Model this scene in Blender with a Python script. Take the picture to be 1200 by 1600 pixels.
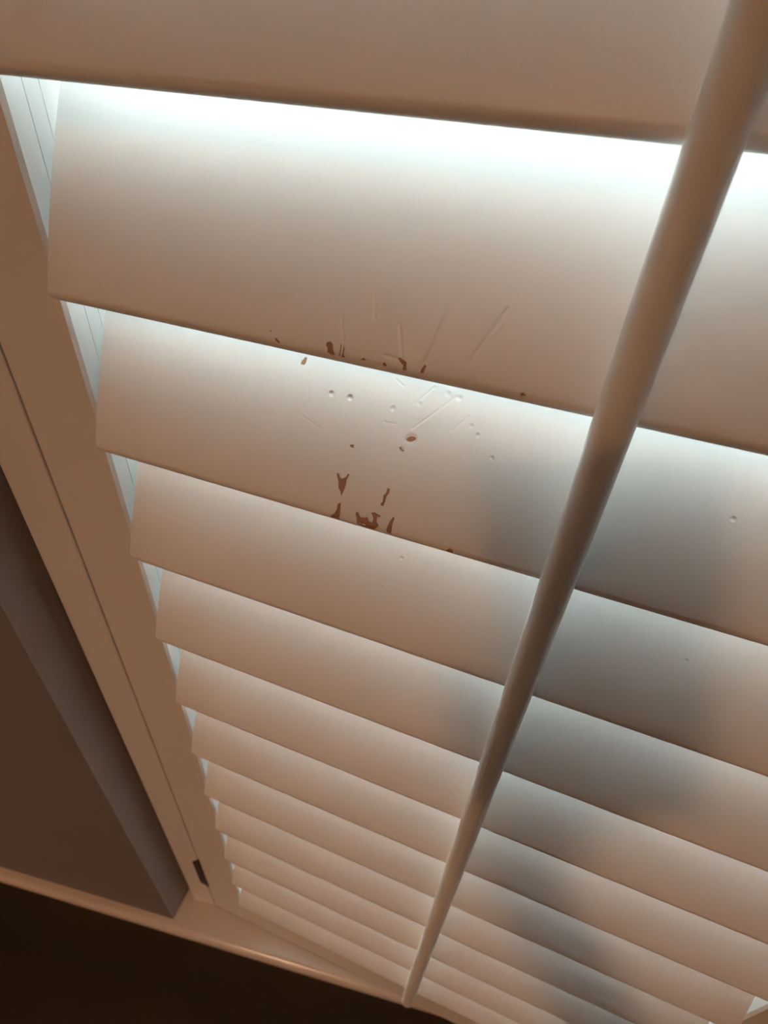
import bpy, bmesh, math, random
from mathutils import Vector, Matrix
random.seed(7)
for o in list(bpy.data.objects): bpy.data.objects.remove(o)
S = bpy.context.scene
C = S.collection
P = 0.076                      # louvre pitch in metres
SILL = 0.55                    # sill height above the floor
SWING = math.radians(-8.0)     # the panel stands a little open, swung into the room
HU, HV, HZ = -0.687, 0.085, -12.2

# ------------------------------------------------------------------ camera
cd = bpy.data.cameras.new('camera'); cam = bpy.data.objects.new('camera', cd); C.objects.link(cam)
cd.sensor_fit = 'AUTO'; cd.sensor_width = 36.0; cd.lens = 889.4 / 1600 * 36
cd.clip_start = 0.005
cd.dof.use_dof = True; cd.dof.focus_distance = 0.235; cd.dof.aperture_fstop = 14.0
rz = Matrix.Rotation(SWING, 3, 'Z')
right = rz @ Vector((0.93392618, 0.35289942, 0.0568628))
up = rz @ -Vector((0.26486999, -0.57617003, -0.773248))
back = rz @ -Vector((-0.24005369, 0.7372178, -0.63154901))
m = Matrix((right, up, back)).transposed().to_4x4()
m.translation = Vector((0.23596, -0.22175, SILL + 12.2 * P + 0.01431))
cam.matrix_world = m
S.camera = cam

# ------------------------------------------------------------------ sky, exposure
w = bpy.data.worlds.new('sky'); S.world = w; w.use_nodes = True
bg = w.node_tree.nodes['Background']
bg.inputs['Color'].default_value = (0.85, 0.945, 1.0, 1); bg.inputs['Strength'].default_value = 7.4
S.view_settings.view_transform = 'Standard'; S.view_settings.look = 'None'
S.view_settings.exposure = 1.0; S.view_settings.gamma = 1.0
S.view_settings.use_curve_mapping = False
LAMP_POS = (-0.22, -1.62, 2.53); LAMP_POWER = 148.0; LAMP_COL = (1.0, 0.545, 0.31)

# ------------------------------------------------------------------ helpers
def obj(name, bm, mat, parent=None, smooth=False, kind=None, label=None, cat=None, group=None, loc=None):
    me = bpy.data.meshes.new(name)
    bmesh.ops.recalc_face_normals(bm, faces=bm.faces)
    bm.to_mesh(me); bm.free()
    if smooth:
        for f in me.polygons: f.use_smooth = True
    me.materials.append(mat)
    o = bpy.data.objects.new(name, me); C.objects.link(o)
    if parent: o.parent = parent
    if loc: o.location = loc
    tag(o, label, cat, group, kind)
    return o
def tag(o, label=None, cat=None, group=None, kind=None):
    if label: o['label'] = label
    if cat: o['category'] = cat
    if group: o['group'] = group
    if kind: o['kind'] = kind
def empty(name, loc=(0, 0, 0), rz=0.0):
    o = bpy.data.objects.new(name, None); C.objects.link(o); o.location = loc; o.rotation_euler = (0, 0, rz)
    o.empty_display_size = 0.02
    return o
def box(x0, x1, y0, y1, z0, z1, bev=0.0, seg=2, bm=None):
    b = bmesh.new()
    bmesh.ops.create_cube(b, size=1)
    for v in b.verts:
        v.co = Vector(((x0 + x1) / 2 + v.co.x * (x1 - x0), (y0 + y1) / 2 + v.co.y * (y1 - y0), (z0 + z1) / 2 + v.co.z * (z1 - z0)))
    if bev: bmesh.ops.bevel(b, geom=list(b.edges), offset=bev, segments=seg, affect='EDGES', profile=0.5)
    if bm is None: return b
    me = bpy.data.meshes.new('t'); b.to_mesh(me); b.free(); bm.from_mesh(me); bpy.data.meshes.remove(me)
    return bm
def extrude_profile(pts, a, b, axis):
    """closed 2-D outline swept along axis ('x': pts are (y,z); 'z': pts are (x,y))"""
    bm = bmesh.new(); r = []
    for t in (a, b):
        r.append([bm.verts.new((t, q[0], q[1]) if axis == 'x' else (q[0], q[1], t)) for q in pts])
    n = len(pts)
    for i in range(n): bm.faces.new((r[0][i], r[0][(i + 1) % n], r[1][(i + 1) % n], r[1][i]))
    bm.faces.new(r[0]); bm.faces.new(list(reversed(r[1])))
    return bm

# ------------------------------------------------------------------ materials
def mat(name, col, rough=0.5, spec=0.5, noise=0.0, scale=40, bump=0.0, bscale=200, stretch=(1, 1, 1)):
    m = bpy.data.materials.new(name); m.use_nodes = True
    nt = m.node_tree; b = nt.nodes['Principled BSDF']
    b.inputs['Base Color'].default_value = (*col, 1); b.inputs['Roughness'].default_value = rough
    b.inputs['Specular IOR Level'].default_value = spec
    tc = nt.nodes.new('ShaderNodeTexCoord'); mp = nt.nodes.new('ShaderNodeMapping')
    mp.inputs['Scale'].default_value = stretch
    nt.links.new(tc.outputs['Object'], mp.inputs['Vector'])
    if noise:
        n = nt.nodes.new('ShaderNodeTexNoise'); n.inputs['Scale'].default_value = scale; n.inputs['Detail'].default_value = 5
        nt.links.new(mp.outputs[0], n.inputs['Vector'])
        r = nt.nodes.new('ShaderNodeMapRange'); r.inputs['To Min'].default_value = 1 - noise; r.inputs['To Max'].default_value = 1 + noise
        nt.links.new(n.outputs['Fac'], r.inputs['Value'])
        mx = nt.nodes.new('ShaderNodeVectorMath'); mx.operation = 'SCALE'; mx.inputs[0].default_value = col
        nt.links.new(r.outputs[0], mx.inputs['Scale']); nt.links.new(mx.outputs[0], b.inputs['Base Color'])
    if bump:
        n = nt.nodes.new('ShaderNodeTexNoise'); n.inputs['Scale'].default_value = bscale; n.inputs['Detail'].default_value = 3
        nt.links.new(mp.outputs[0], n.inputs['Vector'])
        bp = nt.nodes.new('ShaderNodeBump'); bp.inputs['Strength'].default_value = bump; bp.inputs['Distance'].default_value = 0.001
        nt.links.new(n.outputs['Fac'], bp.inputs['Height']); nt.links.new(bp.outputs[0], b.inputs['Normal'])
    return m
WHITE = (0.80, 0.79, 0.77)
M_slat = mat('slat_paint', WHITE, 0.42, 0.5, 0.015, 30, 0.06, 260, (0.15, 1, 1))
M_white = mat('shutter_paint', WHITE, 0.42, 0.5, 0.02, 25, 0.08, 220, (1, 1, 0.15))
M_rod = mat('rod_paint', WHITE, 0.45, 0.5, 0.02, 25, 0.08, 220, (1, 1, 0.15))
M_sill = mat('sill_paint', (0.56, 0.49, 0.42), 0.22, 0.5, 0.03, 12, 0.06, 90, (0.2, 1, 1))
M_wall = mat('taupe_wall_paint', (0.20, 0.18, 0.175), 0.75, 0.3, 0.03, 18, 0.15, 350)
M_reveal_lift = mat('taupe_lightened_against_shade', (0.46, 0.41, 0.39), 0.75, 0.3, 0.03, 18, 0.15, 350)  # wall taupe made lighter, so the shaded reveal comes out like the lit wall
M_dado = mat('dark_brown_wall_paint', (0.042, 0.032, 0.02), 0.6, 0.3, 0.06, 15, 0.1, 250)
M_plain = mat('white_wall_paint', (0.82, 0.82, 0.81), 0.8, 0.3, 0.02, 18, 0.15, 350)
M_ceil = mat('ceiling_paint', (0.86, 0.84, 0.80), 0.9, 0.2, 0.02, 10)
M_floor = mat('floor_wood', (0.03, 0.02, 0.012), 0.45, 0.4, 0.25, 6, 0.05, 60, (1, 8, 1))
M_bronze = mat('hinge_bronze', (0.045, 0.03, 0.022), 0.5, 0.5, 0.1, 100)
M_steel = mat('staple_steel', (0.55, 0.54, 0.52), 0.35, 0.5, 0.05, 100)
M_steel.node_tree.nodes['Principled BSDF'].inputs['Metallic'].default_value = 1
M_chip = mat('bare_wood_chip', (0.36, 0.20, 0.125), 0.75, 0.2, 0.30, 300)
M_vinyl = mat('window_vinyl', (0.82, 0.82, 0.80), 0.4, 0.5, 0.01, 20)
M_ground = mat('outdoor_paving', (0.36, 0.35, 0.33), 0.9, 0.1, 0.3, 3)
M_lampw = mat('lamp_enamel', (0.75, 0.72, 0.66), 0.4, 0.5, 0.02, 30)
M_cutoff = mat('light_cutoff_fabric', (0.26, 0.23, 0.19), 0.9, 0.1, 0.03, 200)  # dark cloth for the added drum that holds back lamp light
_n = M_cutoff.node_tree; _t = _n.nodes.new('ShaderNodeBsdfTranslucent'); _t.inputs['Color'].default_value = (0.85, 0.74, 0.58, 1)
_m = _n.nodes.new('ShaderNodeMixShader'); _m.inputs[0].default_value = 0.06
_n.links.new(_n.nodes['Principled BSDF'].outputs[0], _m.inputs[1]); _n.links.new(_t.outputs[0], _m.inputs[2]); _n.links.new(_m.outputs[0], _n.nodes['Material Output'].inputs[0])
M_glass = bpy.data.materials.new('window_glass'); M_glass.use_nodes = True
nt = M_glass.node_tree; nt.nodes.clear()
out = nt.nodes.new('ShaderNodeOutputMaterial'); mix = nt.nodes.new('ShaderNodeMixShader'); fr = nt.nodes.new('ShaderNodeFresnel')
tr = nt.nodes.new('ShaderNodeBsdfTransparent'); gl = nt.nodes.new('ShaderNodeBsdfGlossy'); gl.inputs['Roughness'].default_value = 0.02
tr.inputs['Color'].default_value = (0.93, 0.97, 0.96, 1)
nt.links.new(fr.outputs[0], mix.inputs[0]); nt.links.new(tr.outputs[0], mix.inputs[1]); nt.links.new(gl.outputs[0], mix.inputs[2]); nt.links.new(mix.outputs[0], out.inputs[0])
M_bulb = bpy.data.materials.new('lamp_glow'); M_bulb.use_nodes = True
nt = M_bulb.node_tree; nt.nodes.clear()
out = nt.nodes.new('ShaderNodeOutputMaterial'); em = nt.nodes.new('ShaderNodeEmission')
em.inputs['Color'].default_value = (*LAMP_COL, 1); em.inputs['Strength'].default_value = LAMP_POWER
nt.links.new(em.outputs[0], out.inputs[0])

# ------------------------------------------------------------------ room shell
WY = -0.0281                      # room face of the window wall
WB = 0.16                         # its outer face
XL, XR = -0.0495, 0.612           # opening
ZT = SILL + 18.2 * P + 0.05       # opening head
RX0, RX1, RY, RZ = -1.10, 2.60, -3.4, 2.62
def structure(name, bm, m, label=None, parent=None): return obj(name, bm, m, parent, kind='structure', label=label)
DZ = SILL - 0.022
wall = empty('wall_window'); tag(wall, 'taupe painted wall around the shuttered window opening', kind='structure')
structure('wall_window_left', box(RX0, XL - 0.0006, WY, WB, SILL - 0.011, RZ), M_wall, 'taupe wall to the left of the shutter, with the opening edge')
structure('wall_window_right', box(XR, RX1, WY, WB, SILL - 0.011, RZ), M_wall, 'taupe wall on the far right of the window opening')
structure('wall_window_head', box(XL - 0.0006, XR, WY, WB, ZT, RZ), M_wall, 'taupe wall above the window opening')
structure('wall_window_lower', box(RX0, RX1, WY, WB, 0, SILL - 0.011), M_dado, 'dark brown wall below the window sill')
bpy.data.objects.remove(wall)
structure('wall_left', box(RX0 - 0.1, RX0, RY, WB, 0, RZ), M_plain, 'white side wall left of the window')
structure('wall_right', box(RX1, RX1 + 0.1, RY, WB, 0, RZ), M_plain, 'white side wall right of the window')
structure('wall_back', box(RX0 - 0.1, RX1 + 0.1, RY - 0.1, RY, 0, RZ), M_plain, 'white wall opposite the window')
structure('floor', box(RX0 - 0.1, RX1 + 0.1, RY - 0.1, WB, -0.1, 0), M_floor, 'dark wooden floor of the room')
structure('ceiling', box(RX0 - 0.1, RX1 + 0.1, RY - 0.1, WB, RZ, RZ + 0.1), M_ceil, 'pale painted ceiling of the room')
structure('ground', box(-15, 15, WB + 0.05, 30, -0.45, -0.35), M_ground, 'pale paving outside the window')

structure('reveal_brightening_skin', box(XL - 0.0006, XL, WY + 0.0003, WB, SILL, ZT), M_reveal_lift, 'thin skin on the left side of the window recess, wall taupe lightened to offset shade')  # added skin over the reveal; its lighter colour makes up for missing light
# sill board: rounded nose standing proud of the wall, running on to the left past the opening
prof = []
NF = -0.0425; th = 0.021; r = 0.0095
for i in range(9):
    a = math.pi / 2 + (math.pi / 2) * i / 8
    prof.append((NF + r + r * math.cos(a), SILL - r + r * math.sin(a)))
for i in range(1, 9):
    a = math.pi + (math.pi / 2) * i / 8
    prof.append((NF + r + r * math.cos(a), SILL - th + r + r * math.sin(a)))
prof += [(WY, SILL - th), (WY, SILL)]
sill = empty('trim_1', (0, 0, 0)); tag(sill, 'cream painted window sill with rounded nosing under the shutter', kind='structure')
o = structure('sill_nosing', extrude_profile(prof, RX0, XR + 0.25, 'x'), M_sill, None, sill)
for f in o.data.polygons:
    if len(f.vertices) == 4: f.use_smooth = True
o.data.set_sharp_from_angle(angle=math.radians(40)) if hasattr(o.data, 'set_sharp_from_angle') else None
structure('sill_board', box(XL, XR, WY, 0.112, SILL - 0.011, SILL), M_sill, None, sill)

# window behind the shutter
win = empty('window_1', ((XL + XR) / 2, 0.12, SILL)); tag(win, 'white sash window behind the shutter', kind='structure')
hw = (XR - XL) / 2; H = ZT - SILL
def wpart(n, x0, x1, y0, y1, z0, z1, m=M_vinyl, bev=0.002): return structure(n, box(x0, x1, y0, y1, z0, z1, bev), m, None, win)
wpart('window_frame', -hw, -hw + 0.035, -0.008, 0.04, 0, H); wpart('window_frame', hw - 0.035, hw, -0.008, 0.04, 0, H)
wpart('window_frame', -hw + 0.035, hw - 0.035, -0.008, 0.04, 0, 0.035); wpart('window_frame', -hw + 0.035, hw - 0.035, -0.008, 0.04, H - 0.035, H)
wpart('meeting_rail', -hw + 0.035, hw - 0.035, -0.004, 0.03, H * 0.55, H * 0.55 + 0.035)
wpart('pane', -hw + 0.03, hw - 0.03, 0.012, 0.016, 0.03, H * 0.55 + 0.005, M_glass, 0)
wpart('pane', -hw + 0.03, hw - 0.03, 0.012, 0.016, H * 0.55 + 0.03, H - 0.03, M_glass, 0)

# ------------------------------------------------------------------ shutter frame fixed in the opening
FH = 18.2 * P + 0.012
fr_ = empty('shutter_frame', (0, 0, SILL))
tag(fr_, 'cream painted shutter frame fixed in the opening, left of the louvred panel', 'shutter frame')
PW = (6.65 + 0.687) * P
obj('jamb', box(-0.0335, -0.0012, 0, 0.030, 0, FH, 0.0012), M_white, fr_)
obj('scribe_strip', box(XL, -0.0335, 0.0135, 0.0415, 0, FH, 0.0006), M_white, fr_)
obj('back_stop', box(-0.0335, 0.012, 0.0305, 0.0415, 0, FH, 0.0006), M_white, fr_)
obj('jamb', box(PW + 0.0035, PW + 0.036, 0, 0.030, 0, FH, 0.0012), M_white, fr_)
obj('scribe_strip', box(PW + 0.004, XR, 0.030, 0.0415, 0, FH, 0.0006), M_white, fr_)
obj('head', box(-0.0335, PW + 0.036, 0, 0.030, FH, FH + 0.033, 0.0012), M_white, fr_)
def hinge(zc):
    h, wd = 0.088, 0.0098
    pts = [(-wd, -h / 2 + 0.008), (-0.0012, -h / 2), (-0.0012, h / 2), (-wd, h / 2 - 0.012)]
    bm = bmesh.new()
    a = [bm.verts.new((x, -0.0007, zc + z)) for x, z in pts]; b = [bm.verts.new((x, 0.0008, zc + z)) for x, z in pts]
    bm.faces.new(a); bm.faces.new(list(reversed(b)))
    for i in range(4): bm.faces.new((a[i], a[(i + 1) % 4], b[(i + 1) % 4], b[i]))
    L = obj('hinge_leaf', bm, M_bronze, fr_, label='dark bronze hinge leaf')
    bm = bmesh.new(); bmesh.ops.create_cone(bm, cap_ends=True, segments=12, radius1=0.0011, radius2=0.0011, depth=h, matrix=Matrix.Translation((0.0, -0.0004, zc)))
    obj('hinge_pin', bm, M_bronze, L, True)
hinge(1.6 * P); hinge(15.2 * P)

# ------------------------------------------------------------------ louvred panel (origin at the hinge line, on the sill)
pan = empty('plantation_shutter', (0, 0, SILL), SWING)
tag(pan, 'white louvred plantation shutter panel with chipped slats and a tilt rod, standing slightly open', 'shutter')
def L(u, v, z): return Vector(((u - HU) * P, (v - HV) * P, (z - HZ) * P))
v0, v1 = 0.085, 0.44
zb, zt = -12.15, 6.0
def stile(u0, u1, inner):     # inner: +1 the inner face looks to +u
    g = 0.005; d = 0.007; ch = 0.022; e = 0.006
    if inner > 0:
        pts = [(u0 + e, v0), (u1 - ch, v0), (u1, v0 + ch)]
        for vg in (0.223, 0.322): pts += [(u1, vg - g / 2), (u1 - d, vg), (u1, vg + g / 2)]
        pts += [(u1, v1 - e), (u1 - e, v1), (u0 + e, v1), (u0, v1 - e), (u0, v0 + e)]
    else:
        pts = [(u1 - e, v0), (u0 + ch, v0), (u0, v0 + ch)]
        for vg in (0.223, 0.322): pts += [(u0, vg - g / 2), (u0 + d, vg), (u0, vg + g / 2)]
        pts += [(u0, v1 - e), (u0 + e, v1), (u1 - e, v1), (u1, v1 - e), (u1, v0 + e)]
    q = [((u - HU) * P, (v - HV) * P) for u, v in pts]
    obj('stile', extrude_profile(q, (zb - HZ) * P, (zt - HZ) * P, 'z'), M_white, pan)
UE = 5.97
stile(HU, -0.035, 1); stile(UE + 0.035, 6.65, -1)
def rail(za, zc):
    a, b = L(-0.035, v0 + 0.004, za), L(UE + 0.035, v1 - 0.004, zc)
    obj('rail', box(a.x, b.x, a.y, b.y, a.z, b.z, 0.0012), M_white, pan)
rail(zb, -11.2); rail(5.12, zt)

# louvre slat: lens-shaped section with blunt rounded tips
TH = math.radians(63.5); A_ = 0.585; B_ = 0.066; RT = 0.043
def slat_section():
    top = []
    n = 14
    for i in range(n + 1):
        x = -(A_ - RT) + 2 * (A_ - RT) * i / n
        h = RT + (B_ - RT) * (1 - (x / (A_ - RT)) ** 2)
        top.append((x, h))
    pts = list(top)
    for i in range(1, 8): a = math.pi / 2 - math.pi * i / 8; pts.append((A_ - RT + RT * math.cos(a), RT * math.sin(a)))
    pts += [(x, -h) for x, h in reversed(top)]
    for i in range(1, 8): a = -math.pi / 2 - math.pi * i / 8; pts.append((-(A_ - RT) + RT * math.cos(a), RT * math.sin(a)))
    return pts
SEC = slat_section()
ct, st = math.cos(TH), math.sin(TH)
def slat_pt(s, n):            # s along the width from the room edge, n along the upper face's normal -> (dy, dz) in metres from the pivot
    return ((s * ct - n * st) * P, (s * st + n * ct) * P)
slat_me = None
PIV_V = A_ * ct
def slat_mesh():
    bm = extrude_profile([slat_pt(s, n) for s, n in SEC], 0.0, UE * P, 'x')
    me_o = obj('slat', bm, M_slat, pan)
    for f in me_o.data.polygons:
        if len(f.vertices) == 4: f.use_smooth = True
    me_o.data.set_sharp_from_angle(angle=math.radians(50))
    return me_o
slats = {}
first = slat_mesh()
for k in range(-4, 12):       # k = 0 is the slat across the top of the picture
    if k == -4: o = first
    else: o = first.copy(); C.objects.link(o)
    o.location = L(0, PIV_V, -k + A_ * st)
    slats[k] = o
slats[1]['label'] = 'slat scratched and flaked along its lower edge'; slats[2]['label'] = 'dented slat with brown flaked patches'

# tilt rod with its staples
ru0, ru1, rv0, rv1 = 2.935, 3.105, -0.185, -0.03
pts = []
n = 8
cx = (ru0 + ru1) / 2; hwid = (ru1 - ru0) / 2
for i in range(n + 1):
    a = math.pi + math.pi * i / n
    pts.append((cx + hwid * math.cos(a), rv0 + 0.075 + 0.075 * math.sin(a)))
pts += [(ru1, rv1 - 0.01), (ru1 - 0.01, rv1), (ru0 + 0.01, rv1), (ru0, rv1 - 0.01)]
q = [((u - HU) * P, (v - HV) * P) for u, v in pts]
rod = obj('tilt_rod', extrude_profile(q, (-11.25 - HZ) * P, (4.6 - HZ) * P, 'z'), M_rod, pan)
for f in rod.data.polygons:
    if len(f.vertices) == 4: f.use_smooth = True
rod.data.set_sharp_from_angle(angle=math.radians(50))
def tube(path, rad, seg=6):
    bm = bmesh.new(); rings = []
    for i, p_ in enumerate(path):
        t = (path[min(i + 1, len(path) - 1)] - path[max(i - 1, 0)]).normalized()
        a = t.orthogonal().normalized(); b = t.cross(a)
        rings.append([bm.verts.new(p_ + rad * (math.cos(2 * math.pi * j / seg) * a + math.sin(2 * math.pi * j / seg) * b)) for j in range(seg)])
    for i in range(len(rings) - 1):
        for j in range(seg): bm.faces.new((rings[i][j], rings[i][(j + 1) % seg], rings[i + 1][(j + 1) % seg], rings[i + 1][j]))
    bm.faces.new(rings[0]); bm.faces.new(list(reversed(rings[-1])))
    return bm
path = [Vector((x * P, y * P, z * P)) for x, y, z in [(0, 0.01, -0.06), (0, 0.045, -0.06), (0, 0.058, -0.045), (0, 0.058, 0.045), (0, 0.045, 0.06), (0, 0.01, 0.06)]]
stp = obj('staple', tube(path, 0.0006), M_steel, rod, True)
for k in range(-4, 12):
    o = stp if k == -4 else stp.copy()
    if k != -4: C.objects.link(o)
    o.location = L(3.02, rv1 - 0.012, -k + 0.02)

# ------------------------------------------------------------------ wear on the slats
def surf(u, s, off=0.0):      # a point on a slat's upper face in that slat's own space (u, s in pitches)
    x = min(1.0, abs(s) / (A_ - RT))
    if abs(s) <= A_ - RT: h = RT + (B_ - RT) * (1 - x * x)
    else: h = math.sqrt(max(0.0, RT * RT - min(abs(s) - (A_ - RT), RT) ** 2))
    dy, dz = slat_pt(s, h)
    # bend the offset round the tip
    t = 0.0 if abs(s) <= A_ - RT else math.asin(min(1, (abs(s) - (A_ - RT)) / RT)) * (1 if s > 0 else -1)
    oy, oz = slat_pt(math.sin(t) * off / P, math.cos(t) * off / P)
    return Vector((u * P, dy + oy, dz + oz))
CHIPS = [
(2, [(1.695, -0.3), (1.71, -0.303), (1.721, -0.325), (1.735, -0.327), (1.755, -0.309), (1.763, -0.29), (1.773, -0.29), (1.762, -0.323), (1.762, -0.359), (1.756, -0.392), (1.748, -0.427), (1.737, -0.402), (1.721, -0.384), (1.718, -0.348), (1.705, -0.324)]),
(2, [(1.75, -0.467), (1.756, -0.512), (1.759, -0.569), (1.704, -0.57), (1.699, -0.567), (1.724, -0.54), (1.734, -0.514), (1.734, -0.481)]),
(2, [(1.852, -0.494), (1.868, -0.495), (1.882, -0.519), (1.909, -0.515), (1.926, -0.506), (1.94, -0.53), (1.96, -0.529), (1.963, -0.505), (1.943, -0.473), (1.965, -0.467), (1.98, -0.472), (2.002, -0.475), (1.997, -0.49), (1.983, -0.489), (1.984, -0.517), (2.002, -0.54), (1.99, -0.553), (1.979, -0.571), (1.918, -0.572), (1.871, -0.564), (1.864, -0.533), (1.853, -0.513)]),
(2, [(2.074, -0.463), (2.084, -0.465), (2.079, -0.512), (2.083, -0.567), (2.052, -0.562), (2.052, -0.535), (2.06, -0.495)]),
(2, [(2.009, -0.308), (2.023, -0.31), (2.023, -0.334), (2.013, -0.359), (2.009, -0.4), (2.006, -0.416), (1.99, -0.419), (1.988, -0.406), (1.997, -0.394), (1.994, -0.355), (2.005, -0.343)]),
(2, [(2.109, -0.001), (2.105, -0.01), (2.093, -0.019), (2.077, -0.025), (2.063, -0.024), (2.056, -0.018), (2.059, -0.009), (2.071, 0.001), (2.087, 0.006), (2.102, 0.006)]),
(2, [(1.741, -0.126), (1.751, -0.119), (1.767, -0.119), (1.768, -0.136), (1.75, -0.136)]),
(2, [(2.026, -0.067), (2.036, -0.067), (2.044, -0.08), (2.056, -0.079), (2.052, -0.088), (2.033, -0.08)]),
(2, [(2.407, -0.572), (2.425, -0.549), (2.447, -0.554), (2.451, -0.572)]),
(2, [(1.379, 0.294), (1.391, 0.292), (1.387, 0.259), (1.377, 0.25), (1.36, 0.25), (1.361, 0.265)]),
(1, [(1.676, -0.51), (1.695, -0.503), (1.708, -0.513), (1.712, -0.533), (1.725, -0.56), (1.704, -0.56), (1.686, -0.552), (1.685, -0.535), (1.675, -0.525)]),
(1, [(1.749, -0.499), (1.754, -0.51), (1.754, -0.533), (1.754, -0.56), (1.747, -0.556), (1.749, -0.528)]),
(1, [(1.763, -0.502), (1.771, -0.524), (1.77, -0.548), (1.78, -0.561), (1.761, -0.562), (1.764, -0.54)]),
(1, [(1.401, -0.54), (1.415, -0.542), (1.435, -0.558), (1.425, -0.56), (1.408, -0.552)]),
(1, [(1.371, -0.511), (1.377, -0.509), (1.38, -0.513), (1.375, -0.519)]),
(1, [(1.856, -0.558), (1.873, -0.543), (1.885, -0.552)]),
(1, [(1.968, -0.551), (1.979, -0.543), (1.992, -0.558), (1.973, -0.561)]),
(1, [(2.039, -0.513), (2.049, -0.509), (2.08, -0.523), (2.086, -0.559), (2.069, -0.56), (2.068, -0.54), (2.046, -0.524)]),
(1, [(2.166, -0.517), (2.176, -0.521), (2.173, -0.539), (2.17, -0.554), (2.154, -0.557), (2.155, -0.542)]),
(1, [(2.614, -0.552), (2.626, -0.544), (2.643, -0.555), (2.62, -0.562)]),
]
for k, pts in CHIPS:
    bm = bmesh.new()
    vs = [bm.verts.new((u, s, 0)) for u, s in pts]
    f = bm.faces.new(vs)
    bmesh.ops.triangulate(bm, faces=[f])
    bmesh.ops.subdivide_edges(bm, edges=list(bm.edges), cuts=1)
    for v in bm.verts: v.co = surf(v.co.x, v.co.y, 0.00012)
    bm.normal_update()
    up_ = Vector((0, -st, ct))
    for f in bm.faces:
        if f.normal.dot(up_) < 0: f.normal_flip()
    me = bpy.data.meshes.new('paint_chip'); bm.to_mesh(me); bm.free(); me.materials.append(M_chip)
    o = bpy.data.objects.new('paint_chip', me); C.objects.link(o); o.parent = slats[k]; o['label'] = 'bare brown wood where the paint has flaked'
# dents and scratches: fine relief pressed into the paint of single slats
def worn_paint(name, dents, scratches):
    m = M_slat.copy(); m.name = name; nt = m.node_tree; N = nt.nodes; K = nt.links
    b = N['Principled BSDF']; old = [n for n in N if n.type == 'BUMP'][0]
    tc = [n for n in N if n.type == 'TEX_COORD'][0]
    total = None
    def add(sock):
        nonlocal total
        if total is None: total = sock
        else:
            a = N.new('ShaderNodeMath'); a.operation = 'ADD'; K.new(total, a.inputs[0]); K.new(sock, a.inputs[1]); total = a.outputs[0]
    def vm(op, a, bb):
        n = N.new('ShaderNodeVectorMath'); n.operation = op
        for i, q in enumerate((a, bb)):
            if q is None: continue
            if isinstance(q, Vector): n.inputs[i].default_value = q
            else: K.new(q, n.inputs[i])
        return n
    def falloff(sock, rad, depth):
        r = N.new('ShaderNodeMapRange'); r.interpolation_type = 'SMOOTHSTEP'
        r.inputs['From Min'].default_value = 0; r.inputs['From Max'].default_value = rad
        r.inputs['To Min'].default_value = -depth; r.inputs['To Max'].default_value = 0
        K.new(sock, r.inputs['Value']); add(r.outputs[0])
    pos = tc.outputs['Object']
    for u, s, rad, dep in dents:
        falloff(vm('DISTANCE', pos, surf(u, s)).outputs['Value'], rad, dep)
    for u0, s0, u1, s1, rad, dep in scratches:
        a, c = surf(u0, s0), surf(u1, s1); d = c - a
        t = vm('DOT_PRODUCT', vm('SUBTRACT', pos, a).outputs[0], d / d.length_squared)
        cl = N.new('ShaderNodeClamp'); K.new(t.outputs['Value'], cl.inputs['Value'])
        sc = vm('SCALE', d, None); K.new(cl.outputs[0], sc.inputs['Scale'])
        q = vm('ADD', sc.outputs[0], a)
        falloff(vm('DISTANCE', pos, q.outputs[0]).outputs['Value'], rad, dep)
    bp = N.new('ShaderNodeBump'); bp.inputs['Distance'].default_value = 1.0; bp.inputs['Strength'].default_value = 1.0
    K.new(total, bp.inputs['Height']); K.new(old.outputs[0], bp.inputs['Normal']); K.new(bp.outputs[0], b.inputs['Normal'])
    return m
D2 = [(1.576, 0.129, .0017, .0010), (1.688, 0.131, .0017, .0010), (1.945, 0.128, .0016, .0004), (2.04, -0.08, .0014, .0004), (2.383, 0.133, .0014, .0003), (2.427, 0.093, .0014, .0004), (2.531, -0.006, .0014, .0003), (2.221, 0.267, .0017, .00025), (2.287, 0.259, .0017, .00025), (2.084, 0.182, .0015, .0002), (3.706, -0.012, .0014, .0004), (2.083, -0.009, .0032, .0006)]
D3 = [(2.002, -0.164, .0013, .0003), (2.09, 0.07, .0013, .0004), (3.87, -0.027, .0013, .0004)]
S2 = [(1.422, -0.029, 1.555, -0.076), (1.927, 0.281, 1.975, 0.257), (2.141, 0.286, 2.058, 0.176), (2.269, 0.261, 2.075, 0.045), (1.911, 0.045, 1.975, 0.049), (2.358, 0.177, 2.288, 0.082)]
S1 = [(2.245, -0.217, 2.2, -0.36), (2.2, -0.36, 2.161, -0.53), (2.474, -0.219, 2.372, -0.445), (2.474, -0.3, 2.427, -0.371), (1.731, -0.379, 1.769, -0.528), (1.875, -0.268, 1.894, -0.362), (1.971, -0.512, 2.046, -0.52), (2.016, -0.372, 2.055, -0.507), (1.248, 0.328, 0.963, 0.224)]
def set_mat(o, m): o.material_slots[0].link = 'OBJECT'; o.material_slots[0].material = m
set_mat(slats[1], worn_paint('scratched_slat_paint', [], [(*q, .0011, .00012) for q in S1[:-1]] + [(*S1[-1], .0011, .00004)]))
set_mat(slats[2], worn_paint('dented_slat_paint', D2, [(*q, .0008, .0001) for q in S2]))
set_mat(slats[3], worn_paint('pitted_slat_paint', D3, []))

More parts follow.
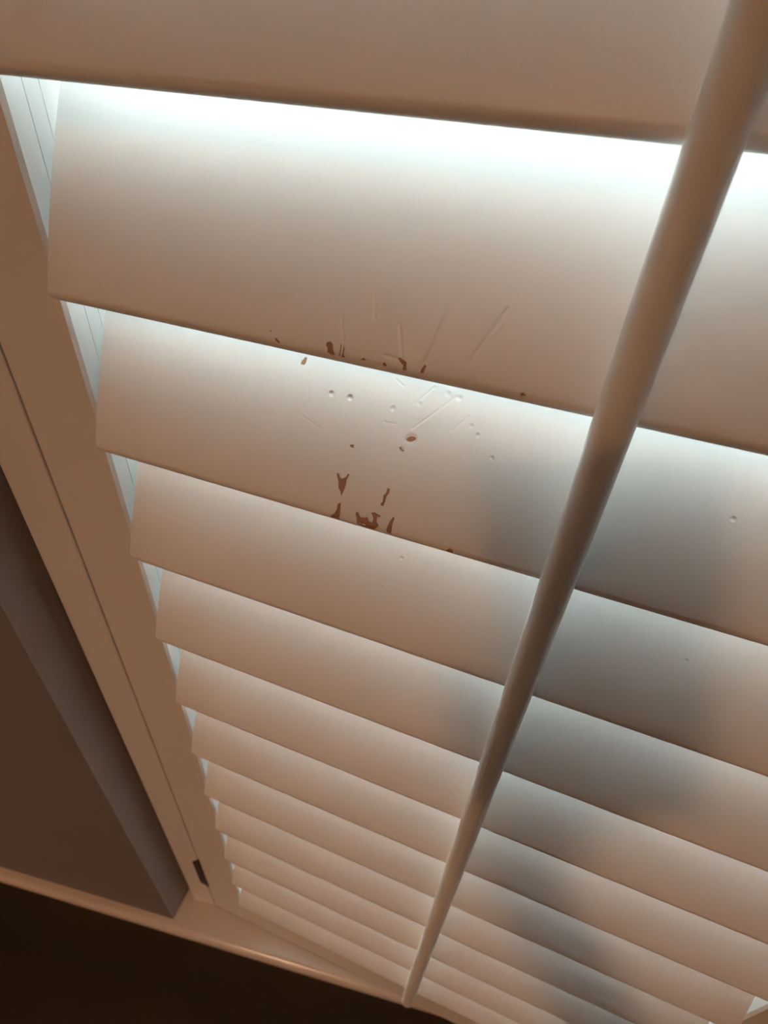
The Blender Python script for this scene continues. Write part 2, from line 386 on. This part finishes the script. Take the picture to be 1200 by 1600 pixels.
# ------------------------------------------------------------------ the photographer, outside the picture: phone in the left hand, body to the right
cam_p = cam.matrix_world.translation
def ph(x, y, z): return cam_p + (right * x + up * y + back * z) * 0.001       # phone space in mm, lens at the origin
def W(u, v, z): return pan_m @ L(u, v, z)
pan_m = Matrix.Translation((0, 0, SILL)) @ Matrix.Rotation(SWING, 4, 'Z')
M_phone = mat('phone_black', (0.02, 0.02, 0.022), 0.3, 0.5, 0.05, 60)
M_screen = mat('phone_glass', (0.01, 0.01, 0.012), 0.08, 0.5, 0.02, 60)
PX = -12
phone = empty('phone', ph(PX, -55, 8)); tag(phone, 'black phone held up in the left hand', 'phone')
pm = Matrix((right, up, back)).transposed().to_4x4(); phone.rotation_euler = pm.to_euler()
obj('body', box(-0.042, 0.042, -0.075, 0.075, -0.004, 0.004, 0.0025, 3), M_phone, phone)
obj('screen', box(-0.038, 0.038, -0.072, 0.072, 0.0038, 0.0043), M_screen, phone)
bm = bmesh.new(); bmesh.ops.create_cone(bm, cap_ends=True, segments=20, radius1=0.006, radius2=0.0055, depth=0.0015, matrix=Matrix.Translation((0.012, 0.055, -0.0045)))
obj('camera_lens', bm, M_screen, phone)

def skinned(name, chains, mats, pick, sub=2):
    me = bpy.data.meshes.new(name); vs = []; es = []; rad = []; roots = []
    for ch in chains:
        base = len(vs); idx = {}
        for i, (key, par, co, r) in enumerate(ch):
            idx[key] = base + i; vs.append(co); rad.append(r)
            if par is None: roots.append(base + i)
            else: es.append((idx[par], base + i))
    me.from_pydata(vs, es, []); o = bpy.data.objects.new(name, me); C.objects.link(o)
    md = o.modifiers.new('skin', 'SKIN'); md.use_smooth_shade = True
    if not me.skin_vertices: bpy.context.view_layer.objects.active = o
    sk = me.skin_vertices[0].data if me.skin_vertices else None
    if sk:
        for i, r in enumerate(rad): sk[i].radius = (r, r) if not isinstance(r, tuple) else r; sk[i].use_root = i in roots
    sb = o.modifiers.new('sub', 'SUBSURF'); sb.levels = sub; sb.render_levels = sub
    bpy.context.view_layer.update()
    ev = o.evaluated_get(bpy.context.evaluated_depsgraph_get())
    m2 = bpy.data.meshes.new_from_object(ev); o.modifiers.clear(); o.data = m2
    m2.materials.clear()
    for q in mats: m2.materials.append(q)
    for f in m2.polygons: f.material_index = pick(f.center); f.use_smooth = True
    return o
M_skin = mat('skin', (0.55, 0.34, 0.25), 0.5, 0.4, 0.04, 40)
M_knit = mat('dark_sweater', (0.045, 0.05, 0.065), 0.9, 0.2, 0.15, 120, 0.3, 300)
M_jean = mat('blue_jeans', (0.05, 0.07, 0.12), 0.85, 0.2, 0.12, 90, 0.2, 300)
M_shoe = mat('shoe_leather', (0.04, 0.03, 0.025), 0.5, 0.4, 0.1, 60)
M_hair = mat('brown_hair', (0.05, 0.03, 0.02), 0.5, 0.4, 0.3, 200, 0.3, 400, (1, 1, 0.1))
wrist = ph(-68, -196, 14)
body = [('pelvis', None, W(7.3, -9.7, -7.9), (.15, .11)), ('waist', 'pelvis', W(7.3, -9.6, -5.8), (.125, .095)), ('chest', 'waist', W(7.25, -9.6, -3.2), (.15, .11)),
        ('neckb', 'chest', W(7.2, -9.5, -1.3), (.075, .07)), ('neck', 'neckb', W(7.15, -9.35, -0.5), .054), ('jaw', 'neck', W(7.05, -9.1, 0.35), .066), ('head', 'jaw', W(7.05, -9.1, 1.2), .082), ('crown', 'head', W(7.1, -9.2, 2.0), .06),
        ('ls', 'chest', W(5.2, -9.1, -1.9), .062), ('le', 'ls', W(4.75, -6.6, -4.1), .043), ('lw', 'le', wrist, .027),
        ('palm1', 'lw', ph(-56, -165, 20), (.030, .018)), ('palm2', 'palm1', ph(-36, -122, 23), (.034, .012)),
        ('rs', 'chest', W(9.4, -9.8, -1.9), .062), ('re', 'rs', W(9.9, -10.0, -5.8), .043), ('rw', 're', W(9.7, -8.9, -9.0), .027), ('rp', 'rw', W(9.65, -8.6, -10.1), .03),
        ('lh', 'pelvis', W(6.2, -9.7, -8.9), .09), ('lk', 'lh', W(6.1, -9.5, -13.4), .058), ('la', 'lk', W(6.0, -9.8, -18.5), .04), ('lt', 'la', W(5.9, -8.0, -19.0), .032),
        ('rh', 'pelvis', W(8.4, -9.7, -8.9), .09), ('rk', 'rh', W(8.5, -9.5, -13.4), .058), ('ra', 'rk', W(8.6, -9.8, -18.5), .04), ('rt', 'ra', W(8.7, -8.0, -19.0), .032)]
chains = [body]
for i, (y, ln) in enumerate(((-72, 1.0), (-91, 1.05), (-109, 1.0), (-125, .85))):        # four fingers round the left edge of the phone
    chains.append([('a', None, ph(-42, -130 + (3 - i) * 8, 22), .0088), ('b', 'a', ph(-72, y - 6, 22), .0088), ('c', 'b', ph(-82, y, 8), .0084), ('d', 'c', ph(-70, y + 2, -3), .0076), ('e', 'd', ph(-70 + 20 * ln, y + 3, -3), .006)])
chains.append([('a', None, ph(-34, -150, 22), .013), ('b', 'a', ph(-6, -128, 24), .011), ('c', 'b', ph(8, -100, 23), .0098), ('d', 'c', ph(10, -76, 20), .008)])
rp = W(9.65, -8.6, -10.1)
for i in range(4):
    o_ = Vector((-0.024 + i * 0.016, 0, 0)); chains.append([('a', None, rp + o_, .0085), ('b', 'a', rp + o_ + Vector((0, .008, -.045)), .008), ('c', 'b', rp + o_ + Vector((0, -.006, -.085 + abs(i - 1.5) * .007)), .006)])
chains.append([('a', None, rp + Vector((-.02, .01, .02)), .010), ('b', 'a', rp + Vector((-.045, .025, -.012)), .009), ('c', 'b', rp + Vector((-.045, .028, -.042)), .007)])
def pick(c):
    if c.z < 0.075: return 3
    if c.z < SILL - HZ * P - 7.0 * P and abs(c.x - W(7.3, -9.7, -8).x) < 0.21: return 2
    if c.z > W(0, 0, -0.75).z and (c - W(7.1, -9.2, 0.8)).length < 0.22: return 0
    if (c - ph(-46, -120, 15)).length < 0.088 or (c - rp).length < 0.10: return 0
    return 1
person = skinned('person', chains, [M_skin, M_knit, M_jean, M_shoe], pick)
tag(person, 'person in a dark sweater and jeans holding up a phone', 'person')
hc = W(7.08, -9.2, 1.1)
bm = bmesh.new(); bmesh.ops.create_uvsphere(bm, u_segments=24, v_segments=16, radius=1)
face = (W(5, 0, -3) - hc); face.z = 0; face.normalize()
for v in bm.verts: v.co = hc + Vector((v.co.x * .098, v.co.y * .098, v.co.z * .105 + .022)) - face * .022
bmesh.ops.delete(bm, geom=[v for v in bm.verts if v.co.z < hc.z - .075 or ((v.co - hc).dot(face) > .045 and v.co.z < hc.z + .055)], context='VERTS')
obj('hair', bm, M_hair, person, True)
side = Vector((face.y, -face.x, 0))
M_eye = mat('eye', (0.05, 0.04, 0.03), 0.2, 0.5, 0.05, 50)
for s_ in (-1, 1):
    bm = bmesh.new(); bmesh.ops.create_uvsphere(bm, u_segments=12, v_segments=8, radius=.011, matrix=Matrix.Translation(W(7.05, -9.1, 0.95) + face * .072 + side * s_ * .031))
    obj('eye', bm, M_eye, person, True)
bm = bmesh.new(); bmesh.ops.create_cone(bm, cap_ends=True, segments=10, radius1=.016, radius2=.007, depth=.045, matrix=Matrix.Translation(W(7.05, -9.1, 0.55) + face * .082))
obj('nose', bm, M_skin, person, True)
bm = bmesh.new(); bmesh.ops.create_uvsphere(bm, u_segments=12, v_segments=8, radius=1)
mc = W(7.05, -9.1, 0.05) + face * .064
for v in bm.verts: v.co = mc + side * v.co.x * .024 + face * v.co.y * .008 + Vector((0, 0, v.co.z * .007))
obj('mouth', bm, mat('lips', (0.42, 0.2, 0.17), 0.5, 0.4, 0.05, 60), person, True)

# ------------------------------------------------------------------ ceiling lamp (behind the photographer)
lamp = empty('ceiling_lamp', (LAMP_POS[0], LAMP_POS[1], RZ)); tag(lamp, 'flush ceiling lamp with a warm glowing glass bowl', 'lamp')
bm = bmesh.new(); bmesh.ops.create_cone(bm, cap_ends=True, segments=40, radius1=0.13, radius2=0.12, depth=0.03, matrix=Matrix.Translation((0, 0, -0.015)))
obj('canopy', bm, M_lampw, lamp)
bm = bmesh.new(); bmesh.ops.create_uvsphere(bm, u_segments=40, v_segments=20, radius=0.09)
bmesh.ops.delete(bm, geom=[v for v in bm.verts if v.co.z > 0.005], context='VERTS')
for v in bm.verts: v.co.z = v.co.z * 1.0 - 0.03
obj('glass_bowl', bm, M_bulb, lamp, True)

bm = bmesh.new(); bmesh.ops.create_cone(bm, cap_ends=False, segments=48, radius1=0.17, radius2=0.17, depth=0.178, matrix=Matrix.Translation((0, 0, -0.119)))  # added unseen drum round the bowl; its rim dims the upper slats
obj('added_cutoff_drum', bm, M_cutoff, lamp, True)
